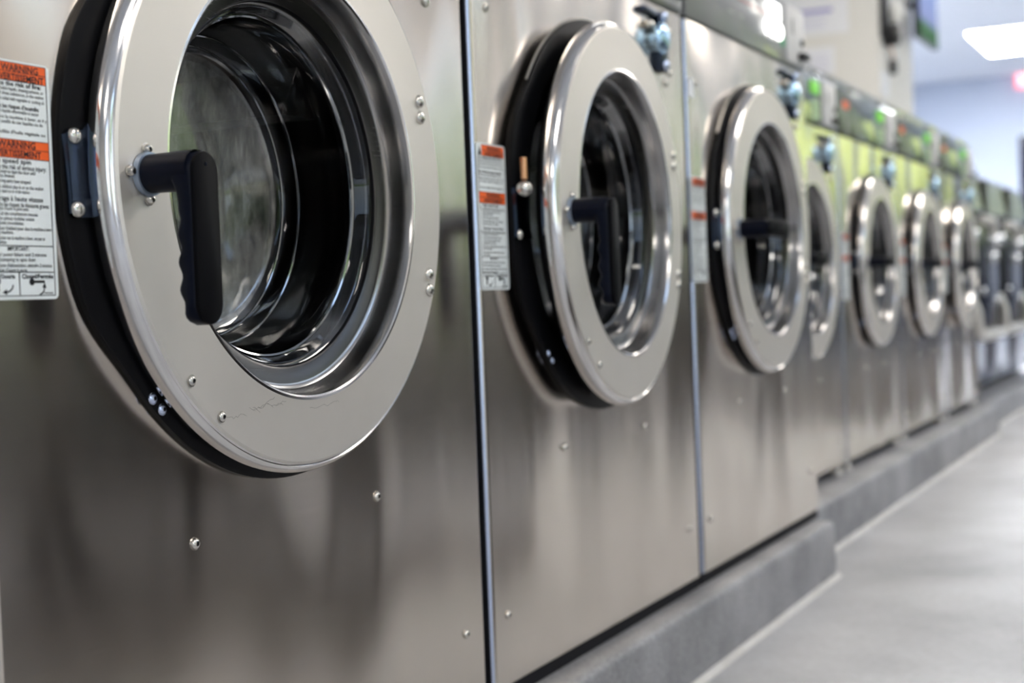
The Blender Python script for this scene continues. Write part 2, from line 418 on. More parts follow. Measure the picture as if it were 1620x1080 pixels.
def build_washer(big, root):
    P = root
    if big: W0, W1, zb, zt, c0, c1, s, cx, cz = -.1370, .5825, .131, 1.004, 1.008, 1.129, 1., .2122, .6815
    else:   W0, W1, zb, zt, c0, c1, s, cx, cz = -.1420, .5710, .139, .958, .963, 1.080, .91, .2060, .643
    D = .72; Z = lambda z: z - ZP
    # ---- cabinet
    bm = bmesh.new()
    front_panel(bm, W0, W1, Z(zb), Z(zt), cx, Z(cz), .228 * s, 0)
    fix(bm)
    for f in bm.faces:
        if f.normal.y > .7: f.normal_flip()
    mats = [M['panel'], M['edge'], M['gapdark']]
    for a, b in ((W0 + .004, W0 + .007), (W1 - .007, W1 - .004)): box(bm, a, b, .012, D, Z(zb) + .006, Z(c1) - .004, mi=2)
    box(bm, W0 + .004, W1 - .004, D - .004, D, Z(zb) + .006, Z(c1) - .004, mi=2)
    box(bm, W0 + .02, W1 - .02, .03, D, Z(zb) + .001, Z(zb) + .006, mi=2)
    cab = mesh_obj('cabinet', bm, mats, P, ang=40)
    # ---- base frame resting on the kerb
    bm = bmesh.new()
    if big: box(bm, W0 - .006, W1 + .006, .003, D - .02, 0, Z(zb) - .0005, mi=0); mesh_obj('base_frame', bm, M['gapdark'], P, smooth=False)
    else:
        box(bm, W0 - .004, W1 + .004, .035, D - .05, .004, Z(zb), mi=0); mesh_obj('base_frame', bm, M['gapdark'], P, smooth=False)
        for fxx in (W0 + .045, W1 - .045):
            for fy in (.016, D - .06):
                bm = bmesh.new()
                for zz0, zz1, r_ in ((0, .007, .016), (.007, Z(zb), .010)):
                    tube(bm, [(fxx, fy, zz0), (fxx, fy, zz1)], r_, 14)
                mesh_obj('foot', bm, M['foot'], P)
    # ---- control panel
    H = c1 - c0
    bm = bmesh.new(); box(bm, W0 + .001, W1 - .001, -.002, .30, Z(c0), Z(c1), .003)
    cm = [M['ctl'] if big else M['ctl2']]
    if not big:                                    # sloped lid strip behind the control face
        a = [bm.verts.new(p) for p in ((W0 + .002, .012, Z(c1) - .002), (W1 - .002, .012, Z(c1) - .002), (W1 - .002, .0125, Z(c1) + .026), (W0 + .002, .0125, Z(c1) + .026), (W0 + .002, .12, Z(c1) + .028), (W1 - .002, .12, Z(c1) + .028))]
        for q in ((0, 1, 2, 3), (3, 2, 5, 4), (0, 3, 4), (1, 5, 2)): bm.faces.new([a[i] for i in q]).material_index = 1
        cm.append(M['panel'])
    fix(bm)
    ctl = mesh_obj('control_panel', bm, cm, P)
    if not big:
        for q in (.30, .80):
            bm = bmesh.new(); xq = W0 + (W1 - W0) * q
            box(bm, xq - .018, xq + .018, .004, .03, Z(c1) - .004, Z(c1) + .016, .003); mesh_obj('lid_clip', bm, M['ctl2'], ctl)
    y = -.0028
    # coin plate, display, buttons, coin slot
    px0, px1 = (W1 - .135, W1 - .012) if big else (W1 - .14, W1 - .018)
    bm = bmesh.new(); box(bm, px0, px1, -.006, 0, Z(c0) + .006, Z(c1) - .006, .0015); cp = mesh_obj('coin_plate', bm, M['plate'], ctl)
    bm = bmesh.new(); xs, zs = px1 - .030, Z(c0) + (.024 if big else .022)
    box(bm, xs - .020, xs + .020, -.022, 0, zs - .008, zs + .006, .003); mesh_obj('coin_return', bm, M['black'], ctl)
    bm = dome_bm((xs + .010, -.006, zs + .028), .008, .006); mesh_obj('key_lock', bm, M['socket'], ctl)
    bm = bmesh.new(); box(bm, px0 + .035, px0 + .042, -.0068, -.004, Z(c1) - .06, Z(c1) - .03); mesh_obj('coin_slot', bm, M['black'], ctl)
    if big:
        bm = bmesh.new(); box(bm, W1 - .258, W1 - .180, y - .004, 0, Z(c1) - .050, Z(c1) - .018, .004); mesh_obj('display', bm, M['lit'], ctl)
        for k in range(3):
            bm = bmesh.new(); R = lathe(bm, [(.0155, 0), (.0150, y - .004), (.012, y - .006)], 20, None, W1 - .265 + k * .038, Z(c1) - .069); cap(bm, R[-1]); fix(bm); mesh_obj('button', bm, M['lit'], ctl)
        bm = bmesh.new(); box(bm, W1 - .168, W1 - .146, y - .001, 0, Z(c0) + .030, Z(c0) + .050, .003); mesh_obj('indicator_lamp', bm, M['green'], ctl)
        bm = bmesh.new(); box(bm, W0 + .06, W1 - .262, y, 0, Z(c1) - .048, Z(c1) - .044); mesh_obj('red_stripe', bm, M['redline'], ctl, smooth=False)
        bm = bmesh.new()
        bm.free()
        for row in (('HOT  WARM  COLD', W1 - .275, W1 - .165, Z(c0) + .032, .006, y, 0), ('START', W1 - .255, W1 - .185, Z(c0) + .018, .006, y, 0), ('WASHER', W0 + .07, W0 + .17, Z(c1) - .026, .015, y, 1), ('INSERT COINS', W0 + .22, W0 + .31, Z(c0) + .045, .007, y, 0)):
            bm = bmesh.new(); text_bm(bm, [row]); mesh_obj('lettering', bm, M['ctlink'], ctl, smooth=False)
    else:
        bm = bmesh.new(); box(bm, W1 - .245, W1 - .175, y - .003, 0, Z(c1) - .046, Z(c1) - .014, .003); mesh_obj('display', bm, M['green_reflect'], ctl)  # no real lamp: green reflection on the panel built as a glowing block
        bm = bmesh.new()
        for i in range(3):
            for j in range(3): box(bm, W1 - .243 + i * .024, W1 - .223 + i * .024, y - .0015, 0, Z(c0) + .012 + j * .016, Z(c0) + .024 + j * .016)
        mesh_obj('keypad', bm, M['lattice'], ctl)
        bm = bmesh.new(); box(bm, W0 + .055, W0 + .12, y, 0, Z(c1) - .05, Z(c1) - .03); mesh_obj('orange_notice', bm, M['orange'], ctl)
    # ---- black door surround with the latch bulge on its left, steel lip round it
    def bulge(a):
        d = abs((a - pi + pi) % (2 * pi) - pi)
        t = max(0, min(1, (radians(40) - d) / radians(20)))
        return .0140 * s * t * t * (3 - 2 * t)
    bm = bmesh.new(); R_ = .257 * s
    lathe(bm, [(R_, .002), (R_, -.0045 * s), (R_ - .002, -.0058 * s)], 144, None, cx, Z(cz), bulge)
    n = 144
    ring0 = list(bm.verts)[-n:]
    ring1 = [bm.verts.new((cx + .222 * s * cos(2 * pi * i / n), -.0058 * s, Z(cz) + .222 * s * sin(2 * pi * i / n))) for i in range(n)]
    ring2 = [bm.verts.new((cx + .205 * s * cos(2 * pi * i / n), .05 * s, Z(cz) + .205 * s * sin(2 * pi * i / n))) for i in range(n)]
    for A, B in ((ring0, ring1), (ring1, ring2)):
        for i in range(n): bm.faces.new((A[i], A[(i + 1) % n], B[(i + 1) % n], B[i]))
    fix(bm); sur = mesh_obj('door_surround', bm, M['rubber'], P)
    bm = bmesh.new()
    lathe(bm, [(R_ + .0004, .001), (R_ + .0006, -.0014), (R_ + .0016, -.0014), (R_ + .0028, -.0002), (R_ + .0028, .001)], 144, None, cx, Z(cz), bulge)
    bmesh.ops.delete(bm, geom=[f for f in bm.faces if f.calc_center_median().z - Z(cz) < R_ * (.30 if f.calc_center_median().x > cx else .62)], context='FACES')
    fix(bm); mesh_obj('surround_lip', bm, M['lip'], sur)
    # latch plate and bolts
    X = lambda dx: cx + dx * s
    q = lambda dz: Z(cz) + dz * s
    bm = bmesh.new()
    prof = [(-.2690, .0225), (-.2655, .0265), (-.2520, .0265), (-.2450, .0330), (-.2380, .0315), (-.2340, .0200), (-.2365, .0060), (-.2395, -.0080), (-.2350, -.0210), (-.2250, -.0360), (-.2620, -.0375), (-.2660, -.0345)]
    A = [bm.verts.new((X(a), -.0105 * s, q(b))) for a, b in prof]; B = [bm.verts.new((X(a), -.0055 * s, q(b))) for a, b in prof]
    bm.faces.new(A); bm.faces.new(B)
    for i in range(len(prof)): bm.faces.new((A[i], A[(i + 1) % len(prof)], B[(i + 1) % len(prof)], B[i]))
    fix(bm); bmesh.ops.bevel(bm, geom=[e for e in bm.edges if all(v.co.y < -.0104 * s for v in e.verts)], offset=.0007, segments=2, affect='EDGES'); mesh_obj('latch_plate', bm, M['dkchrome'], sur)
    for dz in (.0215, -.0315): mesh_obj('latch_bolt', dome_bm((X(-.2612), -.0105 * s, q(dz)), .0064 * s, .0045 * s), M['bolt'], sur)
    for dx, dz in ((-.1829, -.1741), (-.1723, -.1833)): mesh_obj('surround_screw', screw_bm((X(dx), -.0058 * s, q(dz)), .0042 * s, .0025), [M['zinc'], M['socket']], sur)
    # ---- drum
    bm = bmesh.new()
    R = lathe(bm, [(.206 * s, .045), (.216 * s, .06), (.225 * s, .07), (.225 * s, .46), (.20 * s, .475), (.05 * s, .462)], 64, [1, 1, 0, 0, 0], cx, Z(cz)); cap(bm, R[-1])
    for k in range(3):
        a0 = radians(30 + 120 * k)
        for a in (a0,):
            vs = [(cx + r_ * s * cos(a + da), yy, Z(cz) + r_ * s * sin(a + da)) for yy in (.09, .45) for r_, da in ((.226, -.13), (.17, 0), (.226, .13))]
            v = [bm.verts.new(p) for p in vs]
            for f in ((0, 1, 4, 3), (1, 2, 5, 4), (0, 2, 1), (3, 4, 5)): bm.faces.new([v[i] for i in f])
    fix(bm); mesh_obj('drum', bm, [M['drum'], M['drumdark']], P)
    # ---- door (origin on the hinge line)
    hx = cx + .252 * s; hz = Z(cz); dcx = -.252 * s
    bm = bmesh.new()
    prof = [(.214, .010), (.214, -.006), (.240, -.0085), (.2480, -.0095), (.2508, -.0140), (.2520, -.0195), (.2515, -.0248), (.2492, -.0290), (.2465, -.0310), (.2454, -.0303), (.2442, -.0316), (.2420, -.0334), (.1930, -.0345), (.1888, -.0350), (.1866, -.0352), (.1848, -.0342)]
    mi = [2, 2, 0, 0, 0, 0, 0, 0, 0, 0, 1, 1, 1, 0, 0]
    lathe(bm, [(a * s, b * s if b < 0 else b) for a, b in prof], 160, mi, dcx, 0)
    for f in bm.faces: pass
    fix(bm)
    door = mesh_obj('door', bm, [M['rim'], M['face'], M['rubber']], P, ang=28, loc=(hx, 0, hz))
    bm = bmesh.new()
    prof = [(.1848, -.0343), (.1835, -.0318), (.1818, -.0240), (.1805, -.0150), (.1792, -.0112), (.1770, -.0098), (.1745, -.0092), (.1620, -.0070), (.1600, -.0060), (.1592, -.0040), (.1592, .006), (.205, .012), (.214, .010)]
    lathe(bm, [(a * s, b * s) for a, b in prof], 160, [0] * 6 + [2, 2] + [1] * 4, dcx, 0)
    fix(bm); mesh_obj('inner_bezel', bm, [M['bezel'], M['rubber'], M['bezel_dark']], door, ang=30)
    bm = bmesh.new()
    prof = [(.1590, -.0030), (.1555, -.0010), (.1545, .010), (.1500, .0125), (.1488, .016), (.1488, .028), (.1462, .032), (.1440, .050), (.1405, .066), (.1380, .0715), (.1355, .079), (.1320, .0845), (.1270, .0880), (.1200, .0905), (.0800, .0925)]
    R = lathe(bm, [(a * s, b * s) for a, b in prof], 128, [0] * 12 + [1, 1], dcx, 0); cap(bm, R[-1], 1)
    fix(bm); mesh_obj('glass', bm, [M['glass'], M['glassfilm']], door, ang=60)
    bm = bmesh.new()
    for r0, y0 in ((.1572, .003), (.1525, .0155)):
        lathe(bm, [((r0 + .0012 * cos(t)) * s, (y0 + .0012 * sin(t)) * s) for t in [k * pi / 3 for k in range(6)]], 96, None, dcx, 0, None, True)
    fix(bm); mesh_obj('glass_seal', bm, M['rubber'], door)
    bm = bmesh.new()  # dark metal rings added for bright highlight arcs on the bowl
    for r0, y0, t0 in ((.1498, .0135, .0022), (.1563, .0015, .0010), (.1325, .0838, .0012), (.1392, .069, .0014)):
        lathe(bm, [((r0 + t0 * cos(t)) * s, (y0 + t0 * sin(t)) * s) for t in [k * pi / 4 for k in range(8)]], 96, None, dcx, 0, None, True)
    fix(bm); mesh_obj('glass_highlight_ring', bm, M['ridge'], door)
    yd = -.0344 * s
    hax, haz = dcx - .2122 * s, -.0050 * s
    mesh_obj('handle', handle_bm(s), [M['handle'], M['handle_cap'], M['collar']], door, ang=50, loc=(hax, yd, haz))
    for dx, dz in ((0, .0187), (-.0190, .0012), (.0008, -.0188), (.0187, 0)):
        mesh_obj('screw', screw_bm((hax + dx * s, yd, haz + dz * s), .0040 * s, .0042 * s), [M['bolt'], M['socket']], door)
    for dx, dz in ((.0419 - .2122, .520 - .6815), (.0779 - .2122, .489 - .6815)):
        mesh_obj('screw', screw_bm((dcx + dx * s, yd + .0003, dz * s), .0040 * s, .0024 * s), [M['bolt'], M['socket']], door)
    for dx, dz in ((.4195 - .2122, .0929), (.4206 - .2122, .0771), (.4254 - .2122, -.0794), (.4255 - .2122, -.0950)):
        mesh_obj('hinge_bolt', dome_bm((dcx + dx * s, yd + .0004, dz * s), .0068 * s, .0042 * s), M['bolt'], door)
    # ---- screws of the front panel
    if big: pts = [(.0799, .386), (.3634, .386), (.5378, .2117), (-.098, .211), (-.0963, .908), (.5210, .908)]
    else: pts = [(.10, .36), (.33, .36), (.505, .20), (-.10, .20), (-.10, .85), (.505, .85)]
    for x, z in pts: mesh_obj('screw', screw_bm((x, -.0002, Z(z)), .0046, .0030, .0019), [M['bolt'], M['socket']], P)
    # ---- warning label
    warning_label(P, -.1345 if big else W0 + .004, Z(.586) if big else Z(.545))
    # ---- coin vault with its lock
    vx, vz = W1 - .120, Z(.952) if big else Z(.902)
    bm = bmesh.new(); box(bm, vx + .000, vx + .032, -.010, 0, vz - .048, vz + .040, .003)
    box(bm, vx - .060, vx + .032, -.008, 0, vz + .031, vz + .040, .002); va = mesh_obj('coin_vault', bm, M['dkchrome'], P)
    bm = bmesh.new(); R = lathe(bm, [(.022, 0), (.0235, -.004), (.0235, -.010), (.0225, -.014), (.019, -.0175), (.013, -.020), (.006, -.021)], 28, None, vx, vz); cap(bm, R[-1]); fix(bm); mesh_obj('lock', bm, M['lock'], va)
    bm = bmesh.new(); box(bm, vx + .018, vx + .036, -.016, 0, vz + .004, vz + .020, .005); mesh_obj('hasp', bm, M['bolt'], va)
    bm = bmesh.new(); box(bm, vx - .042, vx - .018, -.010, 0, vz + .010, vz + .022, .004); mesh_obj('hasp', bm, M['bolt'], va)
    for zz in (.034, -.038): mesh_obj('vault_bolt', dome_bm((vx + .016, -.010, vz + zz), .0085, .006), M['zinc'], va)
    mesh_obj('screw', screw_bm((vx + .040, -.0002, vz - .060), .0060, .004), [M['bolt'], M['socket']], P)
    return root

def set_handle(root, horizontal, swing=0.):
    d = kids(root, 'door')[0]
    d.rotation_euler = (0, 0, swing)
    h = kids(d, 'handle')[0]; h.rotation_euler = (0, radians(-90) if horizontal else 0, 0)

PX = .74
w1 = build_washer(True, empty('washer', 'large stainless washer nearest the camera, its sticker cut off by the frame', 'washing machine', (0, 0, ZP), 'large front load washers'))
w2 = copy_tree(w1); w2.location.x = PX
w2['label'] = 'large stainless washer with its round door slightly ajar and black handle pointing down'
w3 = copy_tree(w1); w3.location.x = 2 * PX
w3['label'] = 'large stainless washer at the kerb end, door shut, lit white control display'
set_handle(w2, False, radians(2.6)); set_handle(w3, True)
lb = kids(w3, 'warning_label')[0]; lb.location = (-.008, 0, .006)
# a loose latch pin shows behind the ajar door
bm = bmesh.new(); tube(bm, [(-.052, -.020, .601), (-.052, -.020, .626)], .0040, 14)
mesh_obj('latch_spring', bm, M['copper'], w2)
bm = bmesh.new(); bmesh.ops.create_uvsphere(bm, u_segments=20, v_segments=12, radius=.0105)
for v in bm.verts: v.co += Vector((-.049, -.018, .590))
tube(bm, [(-.049, -.018, .590), (-.049, -.003, .588)], .006, 12); mesh_obj('latch_ball', bm, M['bolt'], w2)
bm = bmesh.new(); box(bm, -.135, -.108, -.0007, .0003, .770, .800); mesh_obj('small_white_patch', bm, M['paper'], w3, smooth=False)  # small flat white patch at the upper left of the panel
# fine scratches on the first door
d1 = kids(w1, 'door')[0]
bm = bmesh.new(); rr = random.Random(7)
def scratch(x, z, n, dx, w=.00032):
    p = Vector((x, z))
    for _ in range(n):
        q = p + Vector((dx * rr.uniform(.5, 1.4), rr.uniform(-.0022, .0026)))
        t = (q - p).normalized() * w
        bm.faces.new([bm.verts.new((a.x, -.03458, a.y)) for a in (p + Vector((-t.y, t.x)), q + Vector((-t.y, t.x)) * .6, q - Vector((-t.y, t.x)) * .6, p - Vector((-t.y, t.x)))])
        p = q
scratch(-.388, -.1900, 11, .0036, .00014)
for k in range(8): scratch(-.350 + k * .0062, -.1900 + rr.uniform(-.004, .003), 3, .0032, .00014)
scratch(-.345, -.1885, 12, .0042, .00016)
scratch(-.262, -.1955, 12, .0042, .00012)
bmesh.ops.recalc_face_normals(bm, faces=bm.faces[:]); mesh_obj('scratch', bm, M['scratch'], d1, smooth=False)

P2, Y2, X2 = .727, .115, 2.2375
s1 = build_washer(False, empty('washer', 'smaller washer tucked behind the kerb end, half hidden by the large washer', 'washing machine', (X2, Y2, ZP), 'smaller front load washers'))
labs = ['smaller washer second along the rear bank, its label and door fully in view', 'smaller washer third along the rear bank with a lever across its door', 'last smaller washer of the rear bank, beside the black-doored machines']
set_handle(s1, True)
for i in range(3):
    c = copy_tree(s1); c.location.x = X2 + P2 * (i + 1); c['label'] = labs[i]

# ---- third bank: machines with dark bulging doors
def build_dark(root):
    W0, W1, zb, zt, D = 0, .735, .140, .872, .56
    Z = lambda z: z - ZP
    bm = bmesh.new(); box(bm, W0, W1, 0, D, Z(zb), Z(zt), .006); mesh_obj('cabinet', bm, M['panel_reflect_blue'], root)
    bm = bmesh.new(); box(bm, W0 + .04, W1 - .04, .05, D - .04, 0, Z(zb) + .002); mesh_obj('base_frame', bm, M['gapdark'], root, smooth=False)
    bm = bmesh.new()                                    # tilted control panel
    a = [bm.verts.new((x, y, z)) for x in (W0 + .006, W1 - .006) for y, z in ((-.012, Z(zt) + .002), (.014, Z(1.030)), (.05, Z(1.054)), (.4, Z(1.054)), (.4, Z(zt) + .002))]
    for q in ((0, 1, 6, 5), (1, 2, 7, 6), (2, 3, 8, 7), (3, 4, 9, 8), (4, 0, 5, 9), (0, 4, 3, 2, 1), (5, 6, 7, 8, 9)): bm.faces.new([a[i] for i in q])
    fix(bm); ct = mesh_obj('control_panel', bm, M['ctl2'], root, smooth=False)
    bm = bmesh.new()
    for x0, x1 in ((W0 + .13, W0 + .37), (W0 + .40, W1 - .03)):
        v = [bm.verts.new((x, y, z)) for x, y, z in ((x0, -.0120, Z(.885)), (x1, -.0120, Z(.885)), (x1, .0115, Z(1.022)), (x0, .0115, Z(1.022)))]; bm.faces.new(v)
    fix(bm)
    for f in bm.faces:
        if f.normal.y > 0: f.normal_flip()
    mesh_obj('panel_plate', bm, M['tiltp'], ct, smooth=False)
    bm = bmesh.new(); box(bm, W0 + .005, W0 + .115, -.0155, .010, Z(.880), Z(1.020), .004); mesh_obj('side_strip', bm, M['black'], ct)
    bm = bmesh.new(); box(bm, W0 + .035, W1 - .035, -.075, 0, Z(.345), Z(.850), .055, seg=5); dr = mesh_obj('door', bm, M['tankblk'], root)
    bm = bmesh.new()
    z0 = Z(.366); x0, x1, yy = W0 + .018, W1 - .008, -.082
    pts = [(x0, yy + .02, z0 + .16), (x0, yy, z0 + .10), (x0 + .004, yy, z0 + .05), (x0 + .02, yy, z0 + .018), (x0 + .055, yy, z0), (x1, yy, z0)]
    tube(bm, pts, [.012, .014, .018, .022, .022, .022], 14); mesh_obj('door_rail', bm, M['railm'], dr)
    for x, z, r_ in ((.05, .764, .026), (.60, .750, .036), (.52, .680, .028), (.22, .543, .016), (.58, .500, .014)):
        mesh_obj('knob', dome_bm((W0 + x, -.074, Z(z)), r_, r_ * .8), M['chrome'], dr)
    bm = bmesh.new(); tube(bm, [(W0 + .16, -.085, Z(.826)), (W0 + .44, -.085, Z(.826)), (W0 + .46, -.085, Z(.81)), (W0 + .46, -.080, Z(.765))], .019, 12); mesh_obj('door_handle', bm, M['railm'], dr)
    return root
k1 = build_dark(empty('washer', 'dark-doored machine with tilted control panel, nearest of its bank', 'washing machine', (5.005, .195, ZP), 'machines with dark doors'))
for i, l in enumerate(['dark-doored machine second along its bank', 'dark-doored machine third along its bank, cut by the frame']):
    c = copy_tree(k1); c.location.x = 5.005 + .75 * (i + 1); c['label'] = l

# ------------------------------------------------------------------ setting
def struct(name, bm, mat, smooth=False, parent=None):
    o = mesh_obj(name, bm, mat, parent, smooth=smooth)
    if not parent: o['kind'] = 'structure'
    return o
XL, XR, YF, YB, H = -7., 15.5, -3.4, 1.4, 2.75
bm = bmesh.new(); box(bm, XL - .2, XR + .2, YF - .2, 3.2, -.1, 0); struct('floor', bm, M['floor'])
bm = bmesh.new(); box(bm, XL - .2, XR + .2, YF - .2, 3.2, H, H + .1); struct('ceiling', bm, M['ceil'])
bm = bmesh.new(); box(bm, XL, 6.7, YB, YB + .15, 0, H); struct('wall_back', bm, M['wall'])
bm = bmesh.new(); box(bm, 6.7, 7.6, .81, 1.60, 0, H); struct('wall_pier', bm, M['wall'])
bm = bmesh.new(); box(bm, 7.6, XR, 3.0, 3.15, 0, H); box(bm, 7.45, 7.6, 1.6, 3.15, 0, H); struct('wall_alcove', bm, M['wallblue'])
bm = bmesh.new(); box(bm, XR, XR + .15, -1.75, 3.15, 0, H); box(bm, XR, XR + .15, YF, -1.75, 2.45, H); box(bm, XR, XR + .15, YF, -1.75, 0, 1.22); struct('wall_far', bm, M['wallblue'])
bm = bmesh.new()
for q in ((-1.81, -1.75, 1.22, 2.45), (YF, YF + .06, 1.22, 2.45), (YF, -1.75, 2.39, 2.45), (YF, -1.75, 1.22, 1.28)): box(bm, XR + .02, XR + .08, q[0], q[1], q[2], q[3])
w8 = struct('window_8', bm, M['frame'])
bm = bmesh.new(); v = [bm.verts.new(p) for p in ((XR + .05, YF, 1.22), (XR + .05, -1.75, 1.22), (XR + .05, -1.75, 2.45), (XR + .05, YF, 2.45))]; bm.faces.new(v); mesh_obj('pane', bm, M['pane'], w8, smooth=False)
bm = bmesh.new(); box(bm, XL - .15, XL, YF, YB + .15, 0, H); struct('wall_near', bm, M['wall'])
# window wall across the aisle
wins = [(-5.5, -3.3), (-2.2, -.2), (1.4, 3.6), (4.1, 6.3), (6.9, 9.1), (9.7, 11.9), (12.5, 14.8)]
bm = bmesh.new(); x = XL
ZW0, ZW1 = .14, 2.40
box(bm, XL, XR, YF - .2, YF, 0, ZW0); box(bm, XL, XR, YF - .2, YF, ZW1, H)
for a, b in wins: box(bm, x, a, YF - .2, YF, ZW0, ZW1); x = b
box(bm, x, XR, YF - .2, YF, ZW0, ZW1); struct('wall_window', bm, M['wall'])
for i, (a, b) in enumerate(wins):
    bm = bmesh.new(); t = .05
    for q in ((a, a + t, ZW0, ZW1), (b - t, b, ZW0, ZW1), (a, b, ZW0, ZW0 + t), (a, b, ZW1 - t, ZW1), ((a + b) / 2 - t / 2, (a + b) / 2 + t / 2, ZW0, ZW1)): box(bm, q[0], q[1], YF - .13, YF - .07, q[2], q[3])
    w = struct('window_%d' % (i + 1), bm, M['frame'])
    bm = bmesh.new(); v = [bm.verts.new(p) for p in ((a, YF - .1, ZW0), (b, YF - .1, ZW0), (b, YF - .1, ZW1), (a, YF - .1, ZW1))]; bm.faces.new(v); mesh_obj('pane', bm, M['pane'], w, smooth=False)
# concrete kerbs
def kerb(name, x0, x1, y0, h=ZP, bev=.012):
    bm = bmesh.new(); box(bm, x0, x1, y0, .80, 0, h, bev, seg=4)
    return struct(name, bm, M['kerb'], True)
kerb('concrete_kerb', -6.5, 2.035, -.042); kerb('concrete_kerb', 2.036, 4.95, .035, ZP); kerb('concrete_kerb', 4.951, 7.26, .088, ZP)
for i, (x0, x1, y) in enumerate(((-6.5, 2.045, -.042), (2.045, 4.96, .035), (4.96, 7.26, .088))):
    bm = bmesh.new(); v = [bm.verts.new((x, yy, z)) for x in (x0, x1) for yy, z in ((y + .001, .009), (y - .003, .004), (y - .008, 0), (y + .001, 0))]
    for q in ((0, 1, 5, 4), (1, 2, 6, 5), (0, 4, 7, 3), (0, 3, 2, 1), (4, 5, 6, 7)): bm.faces.new([v[k] for k in q])
    fix(bm); struct('trim_%d' % (i + 1), bm, M['bead'])
# exit door in the far wall
bm = bmesh.new(); box(bm, XR - .05, XR - .001, .22, 1.19, 0, 2.10); struct('door_1', bm, M['darkdoor'])

# ------------------------------------------------------------------ things on the walls and the ceiling
def troffer(x0, x1, y0, y1, label, mat=None):
    e = empty('ceiling_light', label, 'ceiling light', ((x0 + x1) / 2, (y0 + y1) / 2, H), 'recessed ceiling lights')
    hx, hy = (x1 - x0) / 2, (y1 - y0) / 2
    bm = bmesh.new()
    for q in ((-hx - .02, hx + .02, -hy - .02, -hy), (-hx - .02, hx + .02, hy, hy + .02), (-hx - .02, -hx, -hy, hy), (hx, hx + .02, -hy, hy)): box(bm, q[0], q[1], q[2], q[3], -.012, -.001)
    mesh_obj('frame', bm, M['wallwhite'], e, smooth=False)
    bm = bmesh.new(); box(bm, -hx, hx, -hy, hy, -.008, -.001); mesh_obj('diffuser', bm, mat or M['light'], e, smooth=False)
troffer(12.45, 13.85, .62, 1.24, 'bright white ceiling panel light above the far end of the room', M['light_far'])
for i, x in enumerate((-4.5, -1.2, 2.1, 5.4, 8.7)):
    troffer(x, x + 1.2, -2.2, -1.6, 'white ceiling panel light over the aisle, number %s from the camera end' % ['one', 'two', 'three', 'four', 'five', 'six'][i])

def sheet(name, label, cat, pts_yz, X, group=None):
    pass
def notice(label, y0, y1, z0, z1, marks, X=6.7):
    bm = bmesh.new(); box(bm, X - .004, X, y0, y1, z0, z1); o = mesh_obj('notice', bm, M['paper'], smooth=False)
    tag(o, label, 'notice', 'paper notices on the pier')
    for m, a, b, c, d, n in marks:
        bm = bmesh.new(); box(bm, X - .0052, X - .003, a, b, c, d); mesh_obj(n, bm, M[m], o, smooth=False)
rr2 = random.Random(3)
m1 = [('purple', 1.035, 1.31, 1.992, 2.012, 'heading'), ('lilac', 1.05, 1.31, 1.968, 1.984, 'text_line')] + [('lilac', 1.06 + rr2.uniform(0, .03), 1.31, 1.945 - k * .016, 1.953 - k * .016, 'text_line') for k in range(3)]
notice('white notice with a purple heading, upper of the two on the pier front', .955, 1.34, 1.880, 2.24, m1)
notice('small white notice with faint print below the purple-headed one', 1.03, 1.20, 1.675, 1.815, [('lilac', 1.06, 1.15, 1.70 + k * .022, 1.71 + k * .022, 'text_line') for k in range(4)])
bm = bmesh.new(); box(bm, 6.735, 6.93, .8055, .81, 1.55, 1.68); o = mesh_obj('notice', bm, M['paper'], smooth=False); tag(o, 'blank white notice round the corner on the side of the pier', 'notice', 'paper notices on the pier')

troffer(4.3, 5.5, -.3, .3, 'added unseen ceiling panel light brightening the pier with the notices')  # lamp added out of view to brighten the pier face
for x, y, l in ((9.4, .4, 'nearer'), (9.4, 1.7, 'farther')):  # pair of lamps added out of view to brighten the far end
    troffer(x, x + 1.2, y, y + .6, 'added unseen cool white ceiling panel light brightening the far end, the ' + l + ' to the aisle of the two', M['light_far'])
# television
def tv_mat():
    m, nt, b = new_mat('tv_picture'); L = nt.links
    tc = N(nt, 'ShaderNodeTexCoord'); sp = N(nt, 'ShaderNodeSeparateXYZ'); L.new(tc.outputs['Object'], sp.inputs[0])
    c = ramp(nt, rng(nt, sp.outputs['Z'], 0, 1), [(.0, (.02, .10, .03)), (.085, (.03, .13, .04)), (.125, (.22, .27, .52)), (.35, (.20, .30, .62)), (1., (.10, .16, .45))])
    b.inputs['Base Color'].default_value = (.02, .02, .02, 1); b.inputs['Roughness'].default_value = .7; b.inputs['Specular IOR Level'].default_value = .1
    L.new(c, b.inputs['Emission Color']); b.inputs['Emission Strength'].default_value = .9
    return m
tv = empty('television', 'wall-hung television with a blue and green picture beside the pier', 'television', (7.36, .72, 1.925))
tw, th = .56, .40
bm = bmesh.new(); box(bm, 0, tw, 0, .035, 0, th, .006); mesh_obj('housing', bm, M['black'], tv)
bm = bmesh.new(); box(bm, .008, tw - .008, -.002, .001, .006, th - .012); mesh_obj('screen', bm, tv_mat(), tv, smooth=False)
bm = bmesh.new(); tube(bm, [(tw / 2 - .1, .035, th / 2), (tw / 2 - .14, .089, th / 2)], .02, 10); mesh_obj('mount_arm', bm, M['black'], tv)
